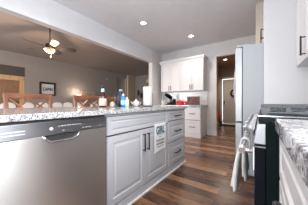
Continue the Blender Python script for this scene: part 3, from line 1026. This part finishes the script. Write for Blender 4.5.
# ------------------------------------------------------------ ceiling lamps (recessed)
def recessed(x, y, z, label, power, group=None):
    t = thing('recessed_light', (x, y, z), label, 'ceiling light', group)
    MB().lathe([(0.055, -0.001), (0.085, -0.001), (0.088, -0.006), (0.060, -0.010), (0.055, -0.001)], n=32).build('trim_ring', M['trim'], t)
    MB().lathe([(0.0, -0.004), (0.055, -0.004), (0.055, -0.002), (0, -0.002)], n=32).build('lens', M['bulb'], t)
    ld = bpy.data.lights.new('lamp', 'SPOT')
    ld.energy = power
    ld.color = (1.0, 0.90, 0.80)
    ld.spot_size = math.radians(150)
    ld.spot_blend = 0.8
    ld.shadow_soft_size = 0.05
    lo = bpy.data.objects.new('lamp', ld)
    lo.location = (0, 0, -0.03)
    lo.parent = t
    COL.objects.link(lo)
    return t


recessed(-2.14, 2.69, H, 'round recessed ceiling light above the island end', 13)
recessed(-1.52, 3.93, H, 'round recessed ceiling light in front of the white upper cabinets', 16)
for (lx, ly, lab) in ((-0.55, 2.35, 'added unseen recessed fill light over the aisle in front of the refrigerator'),
                      (-0.55, 0.75, 'added unseen recessed fill light over the aisle beside the range'),
                      (-0.55, -1.20, 'added unseen recessed fill light over the aisle near the window wall'),
                      (-2.14, 0.95, 'added unseen recessed fill light over the dishwasher end of the island'),
                      (-2.14, -1.20, 'added unseen recessed fill light over the open floor near the window wall')):
    recessed(lx, ly, H, lab, 9)  # extra unseen lamps added to brighten the kitchen
recessed(-4.1, 4.2, LH, 'added unseen recessed fill light in the living room just behind the header', 75)  # hidden fill lamp added to brighten the living room's far end
recessed(-1.14, 6.55, 2.66, 'round recessed light in the tan hall ceiling', 20)

# ------------------------------------------------------------ ceiling fan
FX, FYY = -4.77, 1.88
t = thing('ceiling_fan', (FX, FYY, LH), 'dark bronze five-blade ceiling fan with lit glass shades in the living room', 'ceiling fan')
MB().lathe([(0.07, 0), (0.068, -0.03), (0.03, -0.06), (0.016, -0.07)], n=24).build('canopy', M['bronze'], t)
MB().tube([(0, 0, -0.06), (0, 0, -0.50)], 0.013, 12).build('downrod', M['bronze'], t)
MB().lathe([(0.02, -0.46), (0.06, -0.49), (0.10, -0.51), (0.105, -0.56), (0.08, -0.59), (0.04, -0.61), (0, -0.615)], n=28).build('motor', M['bronze'], t)
for k in range(5):
    a = 2 * PI * k / 5 + math.radians(28 + 34.6)
    rm = Matrix.Rotation(a, 4, 'Z') @ Matrix.Translation((0, 0, -0.585)) @ Matrix.Rotation(-0.34, 4, 'X')
    pts = [(0.17, -0.045), (0.28, -0.075), (0.56, -0.085), (0.63, -0.065), (0.65, 0.0), (0.63, 0.065), (0.56, 0.085), (0.28, 0.075), (0.17, 0.045)]
    bl = MB().prism(pts, 'z', -0.004, 0.004).build('blade', M['blackm'], t, tf=rm)
    MB().box(0.08, 0.24, -0.018, 0.018, -0.012, -0.005).build('blade_bracket', M['bronze'], bl, tf=rm)
for k in range(4):
    a = 2 * PI * k / 4 + 0.2
    d = Vector((math.cos(a), math.sin(a), 0))
    c0 = d * 0.02 + Vector((0, 0, -0.595))
    ax = (d * 0.6 + Vector((0, 0, -0.75))).normalized()
    MB().tube([d * 0.02 + Vector((0, 0, -0.59)), c0 + ax * 0.03], 0.010, 8).build('lamp_arm', M['bronze'], t)
    MB().lathe([(0.025, 0.0), (0.04, 0.02), (0.056, 0.06), (0.068, 0.10), (0.062, 0.10), (0.03, 0.02), (0, 0.01)], c0 + ax * 0.03, axis=ax, n=22).build('glass_shade', M['warmglass'], t)
for s_ in (-1, 1):
    MB().tube([(0.03 * s_, 0.02, -0.60), (0.03 * s_, 0.02, -0.95)], 0.0025, 6).build('pull_chain', M['bronze'], t)
ld = bpy.data.lights.new('fan_bulb', 'POINT')
ld.energy = 18
ld.color = (1.0, 0.68, 0.42)
ld.shadow_soft_size = 0.06
lo = bpy.data.objects.new('fan_bulb', ld)
lo.location = (0, 0, -0.84)
lo.parent = t
COL.objects.link(lo)


# ------------------------------------------------------------ stools and chairs
def make_stool():
    t = thing('bar_stool', (0, 0, 0), '', 'stool', 'lattice-back bar stools behind the island')
    W, zt, zs = 0.24, 1.085, 0.66
    MB().box(-0.02, 0.38, -W + 0.01, W - 0.01, zs, zs + 0.04).build('seat', M['red_wood'], t, bevel=0.01)
    for s_ in (-1, 1):
        MB().bar((0, s_ * (W - 0.02), 0), (0, s_ * (W - 0.02), zs + 0.02), 0.04, 0.04).build('leg', M['red_wood'], t, bevel=0.004)
        MB().bar((0.36, s_ * (W - 0.03), 0), (0.36, s_ * (W - 0.03), zs), 0.038, 0.038).build('leg', M['red_wood'], t, bevel=0.004)
        MB().bar((0, s_ * (W - 0.02), zs + 0.02), (-0.055, s_ * (W - 0.02), zt - 0.02), 0.038, 0.036).build('back_post', M['red_wood'], t, bevel=0.004)
    MB().bar((-0.053, -W - 0.004, zt - 0.028), (-0.053, W + 0.004, zt - 0.028), 0.030, 0.056).build('top_rail', M['red_wood'], t, bevel=0.006)
    lat = MB()
    z0, z1 = 0.85, zt - 0.06
    lat.bar((-0.022, -W + 0.03, z0 - 0.015), (-0.022, W - 0.03, z0 - 0.015), 0.024, 0.035)
    for a, b in ((-W + 0.04, 0.0), (0.0, W - 0.04)):
        lat.bar((-0.025, a, z0), (-0.045, b, z1), 0.016, 0.026, up=(1, 0, 0))
        lat.bar((-0.027, b, z0), (-0.047, a, z1), 0.016, 0.026, up=(1, 0, 0))
    lat.build('back_lattice', M['red_wood'], t, bevel=0.002)
    MB().bar((0.36, -W + 0.04, 0.24), (0.36, W - 0.04, 0.24), 0.03, 0.03).build('footrest', M['red_wood'], t, bevel=0.003)
    for s_ in (-1, 1):
        MB().bar((0, s_ * (W - 0.03), 0.32), (0.36, s_ * (W - 0.03), 0.32), 0.024, 0.028).build('stretcher', M['red_wood'], t, bevel=0.003)
    MB().bar((0, -W + 0.04, 0.36), (0, W - 0.04, 0.36), 0.024, 0.028).build('stretcher', M['red_wood'], t, bevel=0.003)
    return t


s0 = make_stool()
for k, (x, y, rz, lab) in enumerate(((-2.28, 0.70, 0.0, 'reddish wooden lattice-back stool standing opposite the dishwasher, below the word picture'),
                                     (-2.22, 1.44, 0.06, 'reddish wooden lattice-back stool partly behind the dark red syrup bottle'),
                                     (-2.28, 2.06, 0.0, 'reddish wooden lattice-back stool mostly hidden behind the navy jug'))):
    o = s0 if k == 0 else copy_tree(s0)
    o.location = (x, y, 0)
    o.rotation_euler = (0, 0, rz)
    o['label'] = lab


def make_chair():
    t = thing('dining_chair', (0, 0, 0), '', 'chair', 'white slipcovered dining chairs in the living room')
    pts = [(-0.20, 0.44)] + [(-0.20 * math.cos(a), 0.86 + 0.125 * math.sin(a)) for a in [PI * k / 14 for k in range(15)]] + [(0.20, 0.44)]
    MB().prism([(p[0], p[1]) for p in pts], 'x', -0.05, 0.04).build('backrest', M['linen'], t, bevel=0.02, seg=3)
    B(0.03, 0.46, -0.22, 0.22, 0.38, 0.48).build('seat', M['linen'], t, bevel=0.03, seg=3)
    for x in (0.0, 0.42):
        for y in (-0.19, 0.19):
            MB().bar((x, y, 0), (x, y, 0.39 if x else 0.45), 0.035).build('leg', M['darkwood'], t)
    return t


c0 = make_chair()
CH = [(-7.0, 1.50, 'white round-top dining chair behind the dishwasher-side stool, nearest the wooden door'),
      (-7.0, 2.02, 'white round-top dining chair seen through the middle of that same stool back'),
      (-7.0, 2.50, 'white round-top dining chair below the word picture'),
      (-7.0, 3.02, 'white round-top dining chair just past the post of the stool under the word picture'),
      (-7.0, 3.46, 'white round-top dining chair in the open gap between two stools'),
      (-7.0, 4.02, 'white round-top dining chair seen through the stool by the syrup bottle, near its post'),
      (-7.0, 4.78, 'white round-top dining chair closest to the dark red bottle')]
for k, (x, y, lab) in enumerate(CH):
    o = c0 if k == 0 else copy_tree(c0)
    o.location = (x, y, 0)
    o['label'] = lab

# ------------------------------------------------------------ pictures and small wall things
def picture(y0, y1, z0, z1, m_frame, m_art, label, word=None, fw=0.07):
    t = thing('framed_picture', (X_FAR, (y0 + y1) / 2, (z0 + z1) / 2), label, 'picture')
    w, h = (y1 - y0) / 2, (z1 - z0) / 2
    f = MB().box(0.002, 0.04, -w, -w + fw, -h, h).box(0.002, 0.04, w - fw, w, -h, h).box(0.002, 0.04, -w + fw, w - fw, -h, -h + fw).box(0.002, 0.04, -w + fw, w - fw, h - fw, h)
    f.build('frame', m_frame, t, bevel=0.006)
    B(0.004, 0.02, -w + fw, w - fw, -h + fw, h - fw).build('artwork', m_art, t)
    if word:
        text_mesh('lettering', word, 0.20, M['ink'], t, Matrix.Translation((0.0215, 0, -0.02)) @ rot, 0.001, 0.72, bold=0.008)
    return t


picture(2.90, 3.60, 1.31, 1.95, M['darkwood'], mat('pale_print_paper', (0.55, 0.56, 0.58), 0.8), 'dark-framed word picture on the far living room wall', 'CABIN', 0.085)
picture(4.95, 5.80, 1.18, 1.62, M['oak'], mat('dim_landscape_print', (0.30, 0.27, 0.22), 0.7), 'small light-framed picture behind the syrup bottle on the far wall', None, 0.05)

t = thing('floor_lamp', (-8.15, 4.62, 0), 'floor lamp with a softly lit shade against the far wall', 'lamp')
MB().lathe([(0.14, 0), (0.14, 0.02), (0.02, 0.035), (0.012, 0.06)], n=24).build('base', M['bronze'], t)
MB().tube([(0, 0, 0.05), (0, 0, 1.32)], 0.012).build('pole', M['bronze'], t)
MB().lathe([(0.15, 1.22), (0.11, 1.44), (0.105, 1.44), (0.145, 1.22)], n=28).build('lamp_shade', M['shade'], t)
ld = bpy.data.lights.new('lamp_bulb', 'POINT')
ld.energy = 3.5
ld.color = (1.0, 0.78, 0.62)
ld.shadow_soft_size = 0.05
lo = bpy.data.objects.new('lamp_bulb', ld)
lo.location = (0, 0, 1.48)
lo.parent = t
COL.objects.link(lo)

tag(MB().lathe([(0.05, 0), (0.05, 0.02), (0.03, 0.03), (0, 0.031)], (X_FAR + 0.001, 6.75, 2.56), axis=(1, 0, 0), n=20).build('wall_puck', M['white']),
    'small white round detector high on the far wall', 'puck')  # plain white puck set in for a small bright spot on the wall
t = thing('wall_ornament', (-7.92, 9.4, 1.72), 'dark wall hanging beside the tan pier, higher of the two', 'wall decoration', 'dark wall hangings by the tan pier')
MB().lathe([(0, 0), (0.07, 0.12), (0.09, 0.30), (0.05, 0.46), (0, 0.48)], (0, -0.10, -0.24), n=12).build('body', M['bronze'], t)
t2 = copy_tree(t)
t2.location = (-7.60, 9.4, 1.50)
t2['label'] = 'dark wall hanging beside the tan pier, lower of the two'
t = thing('wreath', (-0.98, 7.74, 1.40), 'dark round wreath hanging on the white front door', 'wreath')
MB().tube([(0.14 * math.cos(a), -0.02, 0.14 * math.sin(a)) for a in [2 * PI * k / 24 for k in range(24)]], 0.035, 10, closed=True).build('ring', M['wreath'], t)
tag(B(-1.45, -0.55, 7.05, 7.60, 0.0, 0.02).build('doormat', M['mat'], bevel=0.004), 'dark mat lying before the white front door', 'doormat')
t = thing('plant_stand', (-1.47, 6.85, 0.0), 'low dark wooden stand under the orange-red vase in the hall', 'stand')
B(-0.13, 0.13, -0.13, 0.13, 0.19, 0.22).build('top', M['darkwood'], t, bevel=0.004)
for sx in (-1, 1):
    for sy in (-1, 1):
        MB().bar((sx * 0.10, sy * 0.10, 0), (sx * 0.10, sy * 0.10, 0.19), 0.035).build('leg', M['darkwood'], t)
t = thing('vase', (-1.47, 6.85, 0.2205), 'orange-red vase holding thin dark sticks on a low stand in the hall', 'vase')
MB().lathe([(0.06, 0), (0.10, 0.06), (0.11, 0.18), (0.08, 0.32), (0.05, 0.40), (0.06, 0.45), (0.055, 0.45), (0.04, 0.40), (0, 0.38)], n=24).build('body', M['orange'], t)
for dx, dy in ((0.02, 0.0), (-0.02, 0.02)):
    MB().tube([(dx, dy, 0.385), (dx * 3, dy * 3, 0.85)], 0.010, 6).build('stick', M['bronze'], t)
tag(B(-1.679, -1.655, 6.2, 6.5, 1.35, 1.65).build('wall_plaque', M['darkwood'], bevel=0.004), 'small dark plaque on the tan hall wall', 'plaque')
